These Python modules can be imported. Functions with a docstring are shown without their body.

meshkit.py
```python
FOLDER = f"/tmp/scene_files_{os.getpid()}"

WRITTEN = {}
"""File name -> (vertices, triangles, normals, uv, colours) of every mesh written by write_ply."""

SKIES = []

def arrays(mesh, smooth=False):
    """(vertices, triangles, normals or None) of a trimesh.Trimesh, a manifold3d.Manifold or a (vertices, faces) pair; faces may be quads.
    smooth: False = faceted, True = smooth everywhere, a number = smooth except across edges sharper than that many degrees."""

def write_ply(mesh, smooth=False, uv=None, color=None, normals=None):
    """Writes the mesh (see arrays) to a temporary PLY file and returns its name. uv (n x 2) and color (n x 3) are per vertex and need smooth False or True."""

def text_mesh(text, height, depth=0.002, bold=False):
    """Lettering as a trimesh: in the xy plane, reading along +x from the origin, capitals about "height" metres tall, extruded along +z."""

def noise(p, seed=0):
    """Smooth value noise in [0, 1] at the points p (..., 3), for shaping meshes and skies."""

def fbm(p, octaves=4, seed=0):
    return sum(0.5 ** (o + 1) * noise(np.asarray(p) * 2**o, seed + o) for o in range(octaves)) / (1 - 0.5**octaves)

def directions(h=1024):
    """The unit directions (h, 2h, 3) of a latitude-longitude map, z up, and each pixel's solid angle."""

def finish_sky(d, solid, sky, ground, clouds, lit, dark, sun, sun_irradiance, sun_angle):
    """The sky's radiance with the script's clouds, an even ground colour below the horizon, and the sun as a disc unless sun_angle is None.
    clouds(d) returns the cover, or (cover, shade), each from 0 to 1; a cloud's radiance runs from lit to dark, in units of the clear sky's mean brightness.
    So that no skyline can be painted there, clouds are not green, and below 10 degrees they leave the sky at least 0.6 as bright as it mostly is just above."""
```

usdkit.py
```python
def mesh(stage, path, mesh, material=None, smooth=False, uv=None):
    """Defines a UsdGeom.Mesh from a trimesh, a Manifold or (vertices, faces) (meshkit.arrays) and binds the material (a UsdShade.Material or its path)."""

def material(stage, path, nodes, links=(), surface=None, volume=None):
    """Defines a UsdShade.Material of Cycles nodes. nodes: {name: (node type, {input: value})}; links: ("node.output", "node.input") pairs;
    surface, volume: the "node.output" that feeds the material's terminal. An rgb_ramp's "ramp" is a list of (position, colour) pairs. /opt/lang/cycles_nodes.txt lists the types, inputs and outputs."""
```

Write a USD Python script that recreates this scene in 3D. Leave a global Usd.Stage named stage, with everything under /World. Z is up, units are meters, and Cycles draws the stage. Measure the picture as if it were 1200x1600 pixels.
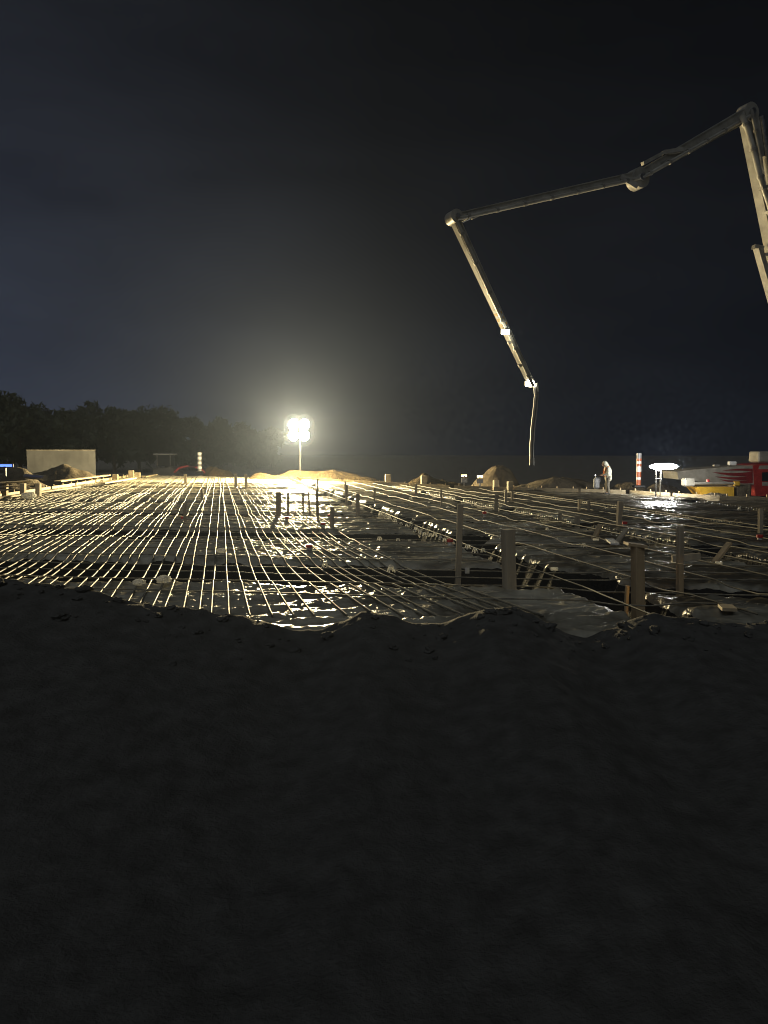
import math, random
import numpy as np, trimesh, manifold3d as m3
import usdkit, meshkit
from pxr import Usd, UsdGeom, UsdLux, UsdShade, Gf, Sdf

stage = Usd.Stage.CreateInMemory()
UsdGeom.SetStageUpAxis(stage, UsdGeom.Tokens.z)
UsdGeom.SetStageMetersPerUnit(stage, 1.0)
world = UsdGeom.Xform.Define(stage, '/World'); stage.SetDefaultPrim(world.GetPrim())
UsdGeom.Scope.Define(stage, '/World/Looks')
rng = np.random.default_rng(7)
R = random.Random(7)

# ------------------------------------------------------------------ camera, sky, exposure
CAM_Z, PITCH, F = 2.3, 4.61, 1178.0
cam = UsdGeom.Camera.Define(stage, '/World/camera')
cam.AddTranslateOp().Set(Gf.Vec3d(0, 0, CAM_Z)); cam.AddRotateXOp().Set(90.0 - PITCH)
cam.CreateHorizontalApertureAttr(36.0); cam.CreateVerticalApertureAttr(48.0)
cam.CreateFocalLengthAttr(36.0 * F / 1200.0); cam.CreateClippingRangeAttr(Gf.Vec2f(0.05, 3000))
cam.CreateExposureAttr(0.0)

LAMP_L, WORK_L, HAZE = 5200.0, 230.0, 0.00019      # tower lamp and work lamp radiance, air density
sky_mat = usdkit.material(stage, '/World/Looks/night_sky', {
    'tc': ('texture_coordinate', {}),
    'sep': ('separate_xyz', {}),
    'grad': ('rgb_ramp', {'ramp': [(0.0, (.0115, .0135, .0190)), (.12, (.0105, .0125, .0178)), (.35, (.0075, .0085, .0112)), (.6, (.0036, .0039, .0043)), (1.0, (.0025, .0027, .0028))]}),
    'side': ('rgb_ramp', {'ramp': [(0.0, (2.8, 2.9, 3.3)), (.25, (2.4, 2.5, 2.75)), (.5, (.75, .75, .75)), (1.0, (.42, .42, .42))]}),
    'sm': ('map_range', {'from_min': -1.0, 'from_max': 1.0}),
    'mul2': ('mix_color', {'blend_type': 'multiply', 'fac': 1.0, 'use_clamp': False}),
    'mp': ('mapping', {'scale': (1.3, 1.3, 5.0)}),
    'n': ('noise_texture', {'scale': 2.2, 'detail': 5.0, 'roughness': .55}),
    'nr': ('rgb_ramp', {'ramp': [(.3, (.72, .74, .8)), (.7, (1.3, 1.3, 1.28))]}),
    'mul': ('mix_color', {'blend_type': 'multiply', 'fac': 1.0, 'use_clamp': False}),
    'bg': ('background_shader', {'strength': 1.0})},
    [('tc.generated', 'sep.vector'), ('sep.z', 'grad.fac'), ('tc.generated', 'mp.vector'), ('mp.vector', 'n.vector'), ('n.fac', 'nr.fac'),
     ('grad.color', 'mul.a'), ('nr.color', 'mul.b'), ('sep.x', 'sm.value'), ('sm.result', 'side.fac'), ('mul.result', 'mul2.a'), ('side.color', 'mul2.b'), ('mul2.result', 'bg.color')], surface='bg.background')
sky = UsdLux.DomeLight.Define(stage, '/World/sky')
UsdShade.MaterialBindingAPI.Apply(sky.GetPrim()).Bind(sky_mat)
sky.GetPrim().SetCustomDataByKey('kind', 'structure')

fill = UsdLux.DistantLight.Define(stage, '/World/added_fill_light')      # dim fill added high behind the camera to lift the bank and post fronts
fill.CreateIntensityAttr(0.085); fill.CreateAngleAttr(50.0); fill.CreateColorAttr(Gf.Vec3f(.86, .93, 1.0))
fill.GetPrim().CreateAttribute('inputs:normalize', Sdf.ValueTypeNames.Bool).Set(True)
fill.AddRotateXYZOp().Set(Gf.Vec3f(38, 0, -14))

# ------------------------------------------------------------------ helpers
_pt = math.radians(PITCH)
def ray(px, py):
    x, v = (px - 600) / F, (800 - py) / F
    return np.array([x, math.cos(_pt) + v * math.sin(_pt), -math.sin(_pt) + v * math.cos(_pt)])
def at(px, py, Y):
    d = ray(px, py); return np.array([0, 0, CAM_Z]) + d * (Y / d[1])
def gp(px, py, z=0.0):
    d = ray(px, py); return np.array([0, 0, CAM_Z]) + d * ((z - CAM_Z) / d[2])

_used = {}
def numbered(path):
    k = _used.get(path, -1) + 1; _used[path] = k
    return path if k == 0 else '%s_%03d' % (path, k)
def tag(prim, label=None, cat=None, group=None, kind=None):
    for k, v in (('label', label), ('category', cat), ('group', group), ('kind', kind)):
        if v: prim.SetCustomDataByKey(k, v)
    return prim
def thing(name, label, cat, loc=(0, 0, 0), group=None):
    p = numbered('/World/' + name); x = UsdGeom.Xform.Define(stage, p)
    x.AddTranslateOp().Set(Gf.Vec3d(*map(float, loc)))
    pr = x.GetPrim(); tag(pr, label, cat, group); pr.SetCustomDataByKey('_o', Gf.Vec3d(*map(float, loc)))
    ORIG[str(pr.GetPath())] = np.array(loc, float)
    pr.ClearCustomDataByKey('_o')
    return pr
ORIG = {}
def part(parent, name, mesh, mat, smooth=False, label=None, kind=None):
    """mesh in world coordinates becomes a child of parent"""
    pp = str(parent.GetPath()); o = ORIG[pp]
    v, f, n = meshkit.arrays(mesh, False)
    path = numbered(pp + '/' + name)
    m = usdkit.mesh(stage, path, (v - o, f), MAT[mat], smooth)
    ORIG[path] = o
    return tag(m.GetPrim(), label, kind=kind)
def single(name, mesh, mat, label=None, cat=None, group=None, kind=None, smooth=False):
    m = usdkit.mesh(stage, numbered('/World/' + name), mesh, MAT[mat], smooth)
    return tag(m.GetPrim(), label, cat, group, kind)

cat_ = trimesh.util.concatenate
def box(c, s, rz=0.0, ry=0.0, ch=0.0):
    if ch > 0:
        h = np.array(s) / 2; pts = []
        for sx in (-1, 1):
            for sy in (-1, 1):
                for sz in (-1, 1):
                    q = np.array([sx, sy, sz]) * h
                    for k in range(3):
                        d = np.full(3, ch) * np.array([sx, sy, sz]); d[k] = 0; pts.append(q - d)
        b = trimesh.convex.convex_hull(np.array(pts))
    else:
        b = trimesh.creation.box(extents=s)
    if ry: b.apply_transform(trimesh.transformations.rotation_matrix(ry, [0, 1, 0]))
    if rz: b.apply_transform(trimesh.transformations.rotation_matrix(rz, [0, 0, 1]))
    b.apply_translation(c); return b
def frame_of(d, up=(0, 0, 1)):
    d = np.asarray(d, float); d = d / np.linalg.norm(d)
    s = np.cross(d, up)
    if np.linalg.norm(s) < 1e-3: s = np.cross(d, (0, 1, 0))
    s /= np.linalg.norm(s); return d, s, np.cross(s, d)
def beam(p0, p1, w0, h0, w1=None, h1=None, up=(0, 0, 1)):
    w1 = w0 if w1 is None else w1; h1 = h0 if h1 is None else h1
    p0, p1 = np.asarray(p0, float), np.asarray(p1, float); d, s, u = frame_of(p1 - p0, up); pts = []
    for p, w, h in ((p0, w0, h0), (p1, w1, h1)):
        for a, b in ((-1, -1), (1, -1), (1, 1), (-1, 1)): pts.append(p + s * a * w / 2 + u * b * h / 2)
    f = [[0, 1, 2], [0, 2, 3], [4, 6, 5], [4, 7, 6]]
    for i in range(4):
        j = (i + 1) % 4; f += [[i, i + 4, j + 4], [i, j + 4, j]]
    t = trimesh.Trimesh(pts, f, process=False); t.fix_normals(); return t
def tube(pts, r, n=8, caps=True):
    pts = np.asarray(pts, float); m = len(pts); r = np.broadcast_to(r, m)
    tg = np.gradient(pts, axis=0); tg /= np.linalg.norm(tg, axis=1, keepdims=True)
    _, s, u = frame_of(tg[0]); V = []
    a = np.arange(n) * 2 * np.pi / n
    for i in range(m):
        s = s - tg[i] * (s @ tg[i]); s /= np.linalg.norm(s); u = np.cross(s, tg[i])
        V.append(pts[i] + r[i] * (np.cos(a)[:, None] * s + np.sin(a)[:, None] * u))
    V = np.vstack(V); Fc = []
    for i in range(m - 1):
        for k in range(n):
            k2 = (k + 1) % n; A, B, C, D = i * n + k, i * n + k2, (i + 1) * n + k2, (i + 1) * n + k
            Fc += [[A, C, B], [A, D, C]]
    if caps:
        V = np.vstack([V, pts[0], pts[-1]]); c0, c1 = m * n, m * n + 1
        for k in range(n):
            k2 = (k + 1) % n; Fc += [[c0, k, k2], [c1, (m - 1) * n + k2, (m - 1) * n + k]]
    t = trimesh.Trimesh(V, Fc, process=False); t.fix_normals() if m < 60 else None
    return t
def cyl(p0, p1, r, n=16, r1=None): return tube([p0, p1], [r, r if r1 is None else r1], n)
def polyx(poly, y0, y1):
    """polygon in the x-z plane extruded from y0 to y1"""
    from shapely.geometry import Polygon
    t = trimesh.creation.extrude_polygon(Polygon(poly), y1 - y0, engine='earcut')
    v = t.vertices.copy(); t.vertices = np.stack([v[:, 0], y1 - v[:, 2], v[:, 1]], 1); t.fix_normals(); return t
def hullchain(pts, rads, seg=14):
    out = m3.Manifold()
    sp = [m3.Manifold.sphere(r, seg).translate(list(map(float, p))) for p, r in zip(pts, rads)]
    for a, b in zip(sp[:-1], sp[1:]): out += m3.Manifold.batch_hull([a, b])
    return out
def blob(mani, length=.02, it=6):
    v, f, _ = meshkit.arrays(mani.refine_to_length(length)); t = trimesh.Trimesh(v, f)
    trimesh.smoothing.filter_taubin(t, iterations=it); return t
def grid_faces(nr, nc):
    i, j = np.meshgrid(np.arange(nr - 1), np.arange(nc - 1), indexing='ij'); a = (i * nc + j).ravel()
    return np.stack([a, a + 1, a + nc + 1, a + nc], 1)
def sstep(a, b, x):
    t = np.clip((x - a) / (b - a), 0, 1); return t * t * (3 - 2 * t)

# ------------------------------------------------------------------ materials
MAT = {}
def mk(name, c0, c1=None, rough=.5, metal=0.0, scale=6.0, bump=0.0, bscale=30.0, bdist=.02, spec=.5, coat=0.0, stretch=(1, 1, 1), coords='geometry.position', **extra):
    c1 = c1 or tuple(x * .7 for x in c0)
    nodes = {'geometry': ('geometry', {}), 'mp': ('mapping', {'scale': stretch}), 'n': ('noise_texture', {'scale': scale, 'detail': 5.0, 'roughness': .6}),
             'r': ('rgb_ramp', {'ramp': [(.3, c1), (.7, c0)]}), 'rr': ('map_range', {'from_min': .25, 'from_max': .75, 'to_min': rough * .8, 'to_max': min(1, rough * 1.2)}),
             'p': ('principled_bsdf', {'metallic': metal, 'specular_ior_level': spec, 'coat_weight': coat, **extra})}
    links = [(coords, 'mp.vector'), ('mp.vector', 'n.vector'), ('n.fac', 'r.fac'), ('r.color', 'p.base_color'), ('n.fac', 'rr.value'), ('rr.result', 'p.roughness')]
    if bump:
        nodes['bn'] = ('noise_texture', {'scale': bscale, 'detail': 6.0, 'roughness': .65}); nodes['b'] = ('bump', {'strength': bump, 'distance': bdist})
        links += [('mp.vector', 'bn.vector'), ('bn.fac', 'b.height'), ('b.normal', 'p.normal')]
    MAT[name] = usdkit.material(stage, '/World/Looks/' + name, nodes, links, surface='p.BSDF')
def film(name, c0, c1, rough, scale, bump, bscale, bdist, stretch, trans, spec=.6):
    mk(name, c0, c1, rough, scale=scale, bump=bump, bscale=bscale, bdist=bdist, stretch=stretch, spec=spec)
    st, base = stage, '/World/Looks/' + name
    nodes = {'tl': ('translucent_bsdf', {'color': c0}), 'mx': ('mix_closure', {'fac': trans})}
    m = MAT[name]
    for k, (kind, inp) in nodes.items():
        sh = UsdShade.Shader.Define(stage, base + '/' + k); sh.CreateIdAttr('cycles_' + kind)
        for a, v in inp.items(): sh.CreateInput(a, Sdf.ValueTypeNames.Float3 if np.ndim(v) else Sdf.ValueTypeNames.Float).Set(Gf.Vec3f(*v) if np.ndim(v) else v)
    T = Sdf.ValueTypeNames.Token
    P_ = UsdShade.Shader.Get(stage, base + '/p'); TL_ = UsdShade.Shader.Get(stage, base + '/tl'); MX = UsdShade.Shader.Get(stage, base + '/mx')
    MX.CreateInput('closure1', T).ConnectToSource(P_.CreateOutput('BSDF', T)); MX.CreateInput('closure2', T).ConnectToSource(TL_.CreateOutput('BSDF', T))
    m.CreateSurfaceOutput('cycles').ConnectToSource(MX.CreateOutput('closure', T))
def emit(name, col, strength):
    MAT[name] = usdkit.material(stage, '/World/Looks/' + name, {'e': ('emission', {'color': col, 'strength': strength})}, [], surface='e.emission')

film('sheeting', (.76, .71, .55), (.42, .39, .3), .28, 1.9, .65, 6.0, .06, (.6, 1.9, 1), .28)
def muddy(name, mud):
    """mud trodden over the sheet in patches, more of it on the truck's side"""
    b = '/World/Looks/' + name; T = Sdf.ValueTypeNames; made = {}
    for k, kind, inp in (('mud_sep', 'separate_xyz', {}), ('mud_noise', 'noise_texture', {'scale': .55, 'detail': 6.0, 'roughness': .62}), ('mud_x', 'math', {'math_type': 'multiply_add', 'value2': .016}), ('mud_fac', 'map_range', {'from_min': .44, 'from_max': .66, 'clamp': True}), ('mud_mix', 'mix_color', {'b': mud})):
        sh = made[k] = UsdShade.Shader.Define(stage, b + '/' + k); sh.CreateIdAttr('cycles_' + kind)
        for a, v in inp.items():
            sh.CreateInput(a, T.Token if isinstance(v, str) else T.Bool if isinstance(v, bool) else T.Float3 if np.ndim(v) else T.Float).Set(Gf.Vec3f(*v) if np.ndim(v) else v)
    G, Rm, Pr = (UsdShade.Shader.Get(stage, b + '/' + k) for k in ('geometry', 'r', 'p'))
    def link(a, ao, c, ci): c.CreateInput(ci, T.Token).ConnectToSource(a.CreateOutput(ao, T.Token))
    link(G, 'position', made['mud_sep'], 'vector'); link(G, 'position', made['mud_noise'], 'vector')
    link(made['mud_sep'], 'x', made['mud_x'], 'value1'); link(made['mud_noise'], 'fac', made['mud_x'], 'value3')
    link(made['mud_x'], 'value', made['mud_fac'], 'value'); link(made['mud_fac'], 'result', made['mud_mix'], 'fac')
    link(Rm, 'color', made['mud_mix'], 'a'); link(made['mud_mix'], 'result', Pr, 'base_color')
muddy('sheeting', (.1, .085, .062))
film('milky_plastic', (.85, .85, .82), (.75, .75, .72), .3, 4.0, .2, 12.0, .02, (1, 1, 1), .55)
mk('trench_shade_soil', (.028, .025, .022), (.016, .014, .012), rough=.9, scale=3.0, bump=.8, bscale=12.0, bdist=.05, spec=.2)  # soil with the shade of the recesses put into its near-black colour
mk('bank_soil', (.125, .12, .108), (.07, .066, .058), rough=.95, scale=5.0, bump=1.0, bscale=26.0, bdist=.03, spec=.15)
mk('ground_soil', (.25, .225, .185), (.17, .15, .12), rough=.95, scale=.6, bump=.7, bscale=4.0, bdist=.08, spec=.15)
mk('sand_soil', (.085, .06, .024), (.04, .027, .011), rough=.95, scale=3.0, bump=1.0, bscale=5.0, bdist=.2, spec=.15)
mk('spoil_soil', (.15, .125, .085), (.08, .065, .045), rough=.95, scale=2.0, bump=.9, bscale=7.0, bdist=.1, spec=.15)
mk('cable_sheath', (.34, .31, .23), (.07, .065, .05), rough=.55, scale=4.5, spec=.25)
mk('timber', (.55, .42, .25), (.38, .28, .16), rough=.75, scale=7.0, bump=.3, bscale=25.0, bdist=.006, stretch=(1, 1, .15), spec=.3)
mk('timber_grey', (.5, .43, .31), (.33, .28, .2), rough=.8, scale=7.0, bump=.3, bscale=25.0, bdist=.006, stretch=(1, 1, .15), spec=.3)
mk('plank', (.5, .42, .27), (.33, .26, .16), rough=.7, scale=5.0, bump=.3, bscale=18.0, bdist=.006, stretch=(1, .15, 1), spec=.3)
mk('boom_paint', (.44, .42, .36), (.24, .225, .19), rough=.4, scale=1.5, bump=.1, bscale=9.0, bdist=.01, coat=.2)
mk('boom_steel', (.32, .31, .28), (.18, .17, .15), rough=.5, metal=.3, scale=3.0)
mk('rubber', (.035, .035, .035), (.02, .02, .02), rough=.7, scale=8.0)
mk('hose_rubber', (.13, .12, .11), (.07, .065, .06), rough=.45, scale=8.0)
mk('white_paint', (.34, .32, .27), (.16, .145, .115), rough=.45, scale=1.6, coat=.3)
mk('trailer_paint', (.19, .19, .18), (.11, .11, .105), rough=.5, scale=.7)
mk('red_paint', (.36, .03, .025), (.2, .02, .018), rough=.35, scale=2.0, coat=.4)
mk('dark_red_paint', (.22, .018, .02), (.1, .012, .012), rough=.4, scale=2.0, coat=.4)
mk('yellow_paint', (.78, .47, .05), (.5, .29, .03), rough=.4, scale=2.0, coat=.3)
mk('orange_plastic', (.5, .13, .05), (.34, .09, .04), rough=.4, scale=4.0)
mk('white_plastic', (.8, .8, .78), (.68, .68, .66), rough=.3, scale=4.0)
mk('grey_plastic', (.3, .31, .32), (.22, .22, .23), rough=.45, scale=4.0)
mk('red_plastic', (.6, .03, .03), (.45, .02, .02), rough=.35, scale=4.0)
mk('dark_paint', (.09, .09, .095), (.05, .05, .052), rough=.45, scale=2.0)
mk('chrome', (.7, .7, .7), (.5, .5, .5), rough=.25, metal=.9, scale=3.0)
mk('glass_dark', (.02, .022, .025), (.015, .015, .018), rough=.08, scale=2.0)
mk('skin', (.42, .26, .18), (.36, .22, .15), rough=.55, scale=9.0)
mk('jacket', (.62, .62, .5), (.45, .45, .36), rough=.85, scale=9.0, bump=.3, bscale=14.0, bdist=.02)
mk('trousers', (.17, .15, .115), (.1, .09, .07), rough=.9, scale=9.0, bump=.3, bscale=14.0, bdist=.02)
mk('vest_orange', (.75, .2, .04), (.6, .15, .03), rough=.8, scale=9.0)
mk('bark', (.09, .07, .05), (.05, .04, .03), rough=.9, scale=5.0)
mk('leaves', (.06, .075, .04), (.03, .04, .02), rough=.7, scale=1.0)
mk('brush', (.22, .17, .1), (.12, .09, .05), rough=.9, scale=2.0)
emit('lamp_glow', (1.0, .8, .43), LAMP_L)
emit('work_glow', (1.0, .99, .93), WORK_L)
emit('amber_glow', (1.0, .5, .1), 22.0)
emit('blue_glow', (.05, .1, 1.0), 5.0)
emit('boom_glow', (1.0, .97, .8), 60.0)
emit('torch_glow', (1.0, .97, .9), 6.0)

# ------------------------------------------------------------------ ground
GZ = -1.4
th = np.linspace(0, 2 * np.pi, 97)[:-1]; rr = np.concatenate([[0], np.geomspace(6, 620, 60)])
gv = [[0, 60, GZ]]
for r in rr[1:]:
    x, y = r * np.cos(th), 60 + r * np.sin(th)
    z = GZ + .25 * (meshkit.fbm(np.stack([x / 9, y / 9, 0 * x], -1), 4, 3) - .5) + np.where(r > 150, .6 * (meshkit.fbm(np.stack([x / 60, y / 60, 0 * x], -1), 3, 5) - .5), 0)
    gv += list(np.stack([x, y, z], 1))
gf = [[0, 1 + k, 1 + (k + 1) % 96] for k in range(96)]
for i in range(len(rr) - 2):
    for k in range(96):
        k2 = (k + 1) % 96; a, b = 1 + i * 96, 1 + (i + 1) * 96
        gf += [[a + k, b + k, b + k2], [a + k, b + k2, a + k2]]
single('ground', (np.array(gv), np.array(gf)), 'ground_soil', kind='structure', smooth=True)

# ------------------------------------------------------------------ sheeted building pad with trenches
OUT = np.array([(-15.0, 9.55), (-18.9, 37.0), (-23.2, 72.0), (-10.5, 66.0), (-3.5, 57.0), (4.0, 46.5), (13.2, 41.0), (15.8, 35.5), (24.0, 31.0), (27.0, 9.55)])
def seg_d(x, y, p, q):
    p, q = np.asarray(p), np.asarray(q); d = q - p; t = np.clip(((x - p[0]) * d[0] + (y - p[1]) * d[1]) / (d @ d), 0, 1)
    return np.hypot(x - p[0] - t * d[0], y - p[1] - t * d[1])
TR = []                                              # trenches: (p, q, half width)
for k in range(7):
    y0 = 14.75 + 6.35 * k
    TR.append(((-32, y0 + 27 * .13 - .3), (1.97 - .22 * (y0 - 19.35), y0 - (6.97 - .22 * (y0 - 19.35)) * .13), 1.15 if k < 2 else .85))
def lx(x0, y): return x0 - .22 * (y - 19.35)          # lengthwise line
for x0 in (1.97, 7.1, 12.3, 17.5): TR.append(((lx(x0, 8.5), 8.5), (lx(x0, 62), 62), .34))
for k in range(6):
    y0 = 12.6 + 6.35 * k
    TR.append(((lx(1.97, y0), y0), (26, y0 - (26 - lx(1.97, y0)) * .13), .42))
def trench(x, y):
    d = np.zeros_like(x)
    for p, q, w in TR: d = np.maximum(d, 1 - sstep(w - .12, w + .22, seg_d(x, y, p, q)))
    return d
import shapely
PADP = shapely.Polygon(OUT)
def in_pad(x, y): return shapely.contains_xy(PADP, x, y)
def inside_dist(x, y):
    ins = in_pad(x, y)
    d = np.full(x.shape, 1e9)
    for a, b in zip(OUT, np.roll(OUT, -1, 0)): d = np.minimum(d, seg_d(x, y, a, b))
    return np.where(ins, d, -d)
def ridged(x, y, s): return 1 - np.abs(2 * meshkit.fbm(np.stack([x, y, 0 * x + s], -1), 3, s) - 1)
def pad_z(x, y):
    z = .05 * (meshkit.fbm(np.stack([x / 1.6, y / 1.6, 0 * x], -1), 3, 11) - .5) * 2
    ang = .5 * meshkit.noise(np.stack([x / 5, y / 5, 0 * x], -1), 4)
    xr, yr = x + ang * 2 + .3 * y, y - .18 * x + ang * 3
    z += .075 * ridged(xr / 1.3, yr / .3, 21) ** 2 + .032 * ridged(x / .22, y / .3, 33) ** 2 + .03 * (meshkit.fbm(np.stack([x / .13, y / .16, 0 * x], -1), 2, 41) - .5)
    z += .025 * sstep(.42, .5, np.abs(((yr / 3.6) % 1) - .5))
    return z - .06
# grid: fan shaped columns, rows finer near by
ys = np.concatenate([np.arange(8.2, 20, .05), np.geomspace(20, 74.5, 330)])
ts = np.linspace(-1.75, 2.6, 1100); ts = np.sign(ts) * np.abs(ts) ** 1.35 * .74
X = ys[:, None] * ts[None, :]; Yg = np.repeat(ys[:, None], len(ts), 1)
dist = inside_dist(X, Yg)
Z = pad_z(X, Yg) - .62 * trench(X, Yg)
edge = sstep(np.where(Yg < 12, -.7, -1.9), -.05, dist)
Z = Z * edge + (GZ - .12) * (1 - edge)
ff = grid_faces(*X.shape)
keep = (dist.ravel() > -2.4)[ff].any(1) & (Yg.ravel()[ff] < 74.6).all(1)
ff = ff[keep]
sheet_v = np.stack([X.ravel(), Yg.ravel(), Z.ravel()], 1)
def clip_tris(v, f, c, keep_high):
    """the part of a triangle mesh where the vertex value c is above (or below) zero, cut exactly"""
    c = c if keep_high else -c; k = (c[f] > 0).sum(1); out = [f[k == 3]]; nv = []; n = len(v)
    def cut(a, b):
        tt = (c[a] / (c[a] - c[b]))[:, None]; nv.append(v[a] * (1 - tt) + v[b] * tt); r = n + sum(len(x) for x in nv[:-1]) + np.arange(len(a)); return r
    for kk in (1, 2):
        g = f[k == kk]; lone = np.argmax((c[g] > 0) == (kk == 1), 1); r_ = np.arange(len(g)); a, b, d = g[r_, lone], g[r_, (lone + 1) % 3], g[r_, (lone + 2) % 3]
        ab, ad = cut(a, b), cut(a, d)
        out += [np.stack([a, ab, ad], 1)] if kk == 1 else [np.stack([ab, b, d], 1), np.stack([ab, d, ad], 1)]
    V, Fa = np.vstack([v] + nv), np.vstack(out); ui, inv = np.unique(Fa, return_inverse=True); return V[ui], inv.reshape(-1, 3)
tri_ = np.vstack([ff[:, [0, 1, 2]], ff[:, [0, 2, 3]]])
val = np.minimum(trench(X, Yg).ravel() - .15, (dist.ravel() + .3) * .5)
single('plastic_sheeting', clip_tris(sheet_v, tri_, val, False), 'sheeting', kind='structure', smooth=True)
single('trenches', clip_tris(sheet_v, tri_, val, True), 'trench_shade_soil', kind='structure', smooth=True)  # recess walls and floors cut out to take the shade-dark soil colour

# ------------------------------------------------------------------ dirt bank in front
SIL = np.array([(-900, 875), (-300, 880), (0, 893), (90, 903), (150, 918), (230, 926), (300, 938), (360, 938), (410, 962), (450, 968), (500, 986), (535, 955), (566, 932), (600, 948), (650, 962), (690, 968), (725, 942), (760, 930), (810, 928), (850, 955), (885, 976), (920, 985), (955, 980), (990, 950), (1030, 938), (1075, 942), (1120, 962), (1200, 966), (1500, 955), (2200, 950)], float)
CY = 9.3
_k = SIL[:, 1].copy(); SIL[1:-1, 1] = .4 * _k[1:-1] + .3 * (_k[:-2] + _k[2:])
sx = np.array([(s[0] - 600) / F * CY for s in SIL]); sz = np.array([at(s[0], s[1], CY)[2] for s in SIL])
bx, by = np.meshgrid(np.arange(-15, 17.01, .045), np.arange(-3, 11.2, .05))
cz = np.interp(bx, sx, sz) - .12
P3 = np.stack([bx, by, 0 * bx], -1)
lump = .085 * (meshkit.fbm(P3 / .9, 4, 51) - .5) * 2 + .06 * (ridged(bx / .4, by / .4, 61) ** 2 - .4) + .05 * (meshkit.fbm(P3 / .16, 3, 71) - .5)
base = -.95 + (cz + .95) * np.clip((by - 1.5) / (CY - 1.5), 0, 1) ** 1.15
back = cz - (by - CY) * .75
bz = np.where(by < CY, base, back) + lump * np.where(by < CY - .8, .45, .7)
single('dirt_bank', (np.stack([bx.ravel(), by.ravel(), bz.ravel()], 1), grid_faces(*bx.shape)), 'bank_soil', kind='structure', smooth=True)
from scipy.interpolate import RegularGridInterpolator
bank_at = RegularGridInterpolator((by[:, 0], bx[0]), bz, bounds_error=False, fill_value=0)
clods = []
for k in range(520):
    x, y = R.uniform(-11, 11), R.gauss(9.2, .45)
    if not -3 < y < 11: continue
    r = min(.075, .012 + R.expovariate(60))
    s = trimesh.creation.icosphere(2, 1.0); s.vertices *= (1 + 1.1 * (meshkit.noise(s.vertices * 1.7 + k * 3.1) - .5))[:, None] * np.array([R.uniform(.8, 1.4), R.uniform(.8, 1.3), R.uniform(.5, .9)]) * r
    s.apply_transform(trimesh.transformations.rotation_matrix(R.uniform(0, 6), [0, 0, 1])); s.apply_translation((x, y, float(bank_at((y, x))) + r * .25)); clods.append(s)
single('dirt_clods', cat_(clods), 'bank_soil', label='loose dark clods of soil scattered over the dirt bank', cat='soil', kind='stuff')

# ------------------------------------------------------------------ spoil heaps beyond the pad
def heap(label, px0, px1, pytop, Y, ry, seed, mat='spoil_soil', name='dirt_heap', peak=.5, z0=None, amp=.35, group=None):
    a, b = at(px0, pytop, Y), at(px1, pytop, Y); cx, rx = (a[0] + b[0]) / 2, (b[0] - a[0]) / 2; z0 = GZ if z0 is None else at(px0, z0, Y)[2]; h = a[2] - z0; rx *= 1.2
    n, m = 90, 50
    u, v = np.meshgrid(np.linspace(-1.25, 1.25, n), np.linspace(-1.25, 1.25, m))
    uu = u - (peak - .5) * 1.2 * np.maximum(0, 1 - u * u)
    q = np.sqrt(uu ** 2 + v ** 2)
    x, y = cx + rx * u, Y + ry * v
    prof = np.clip(1 - q ** 2.2 * .82, 0, 1) ** .9
    nz = meshkit.fbm(np.stack([x / 1.5, y / 1.5, 0 * x], -1), 5, seed)
    z = z0 - .1 + (h + .1) * prof * (1 - amp + 2 * amp * (nz - .1))
    V = np.stack([x.ravel(), y.ravel(), z.ravel()], 1)
    return single(name, (V, grid_faces(m, n)), mat, label, 'dirt pile', group, smooth=True)
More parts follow.
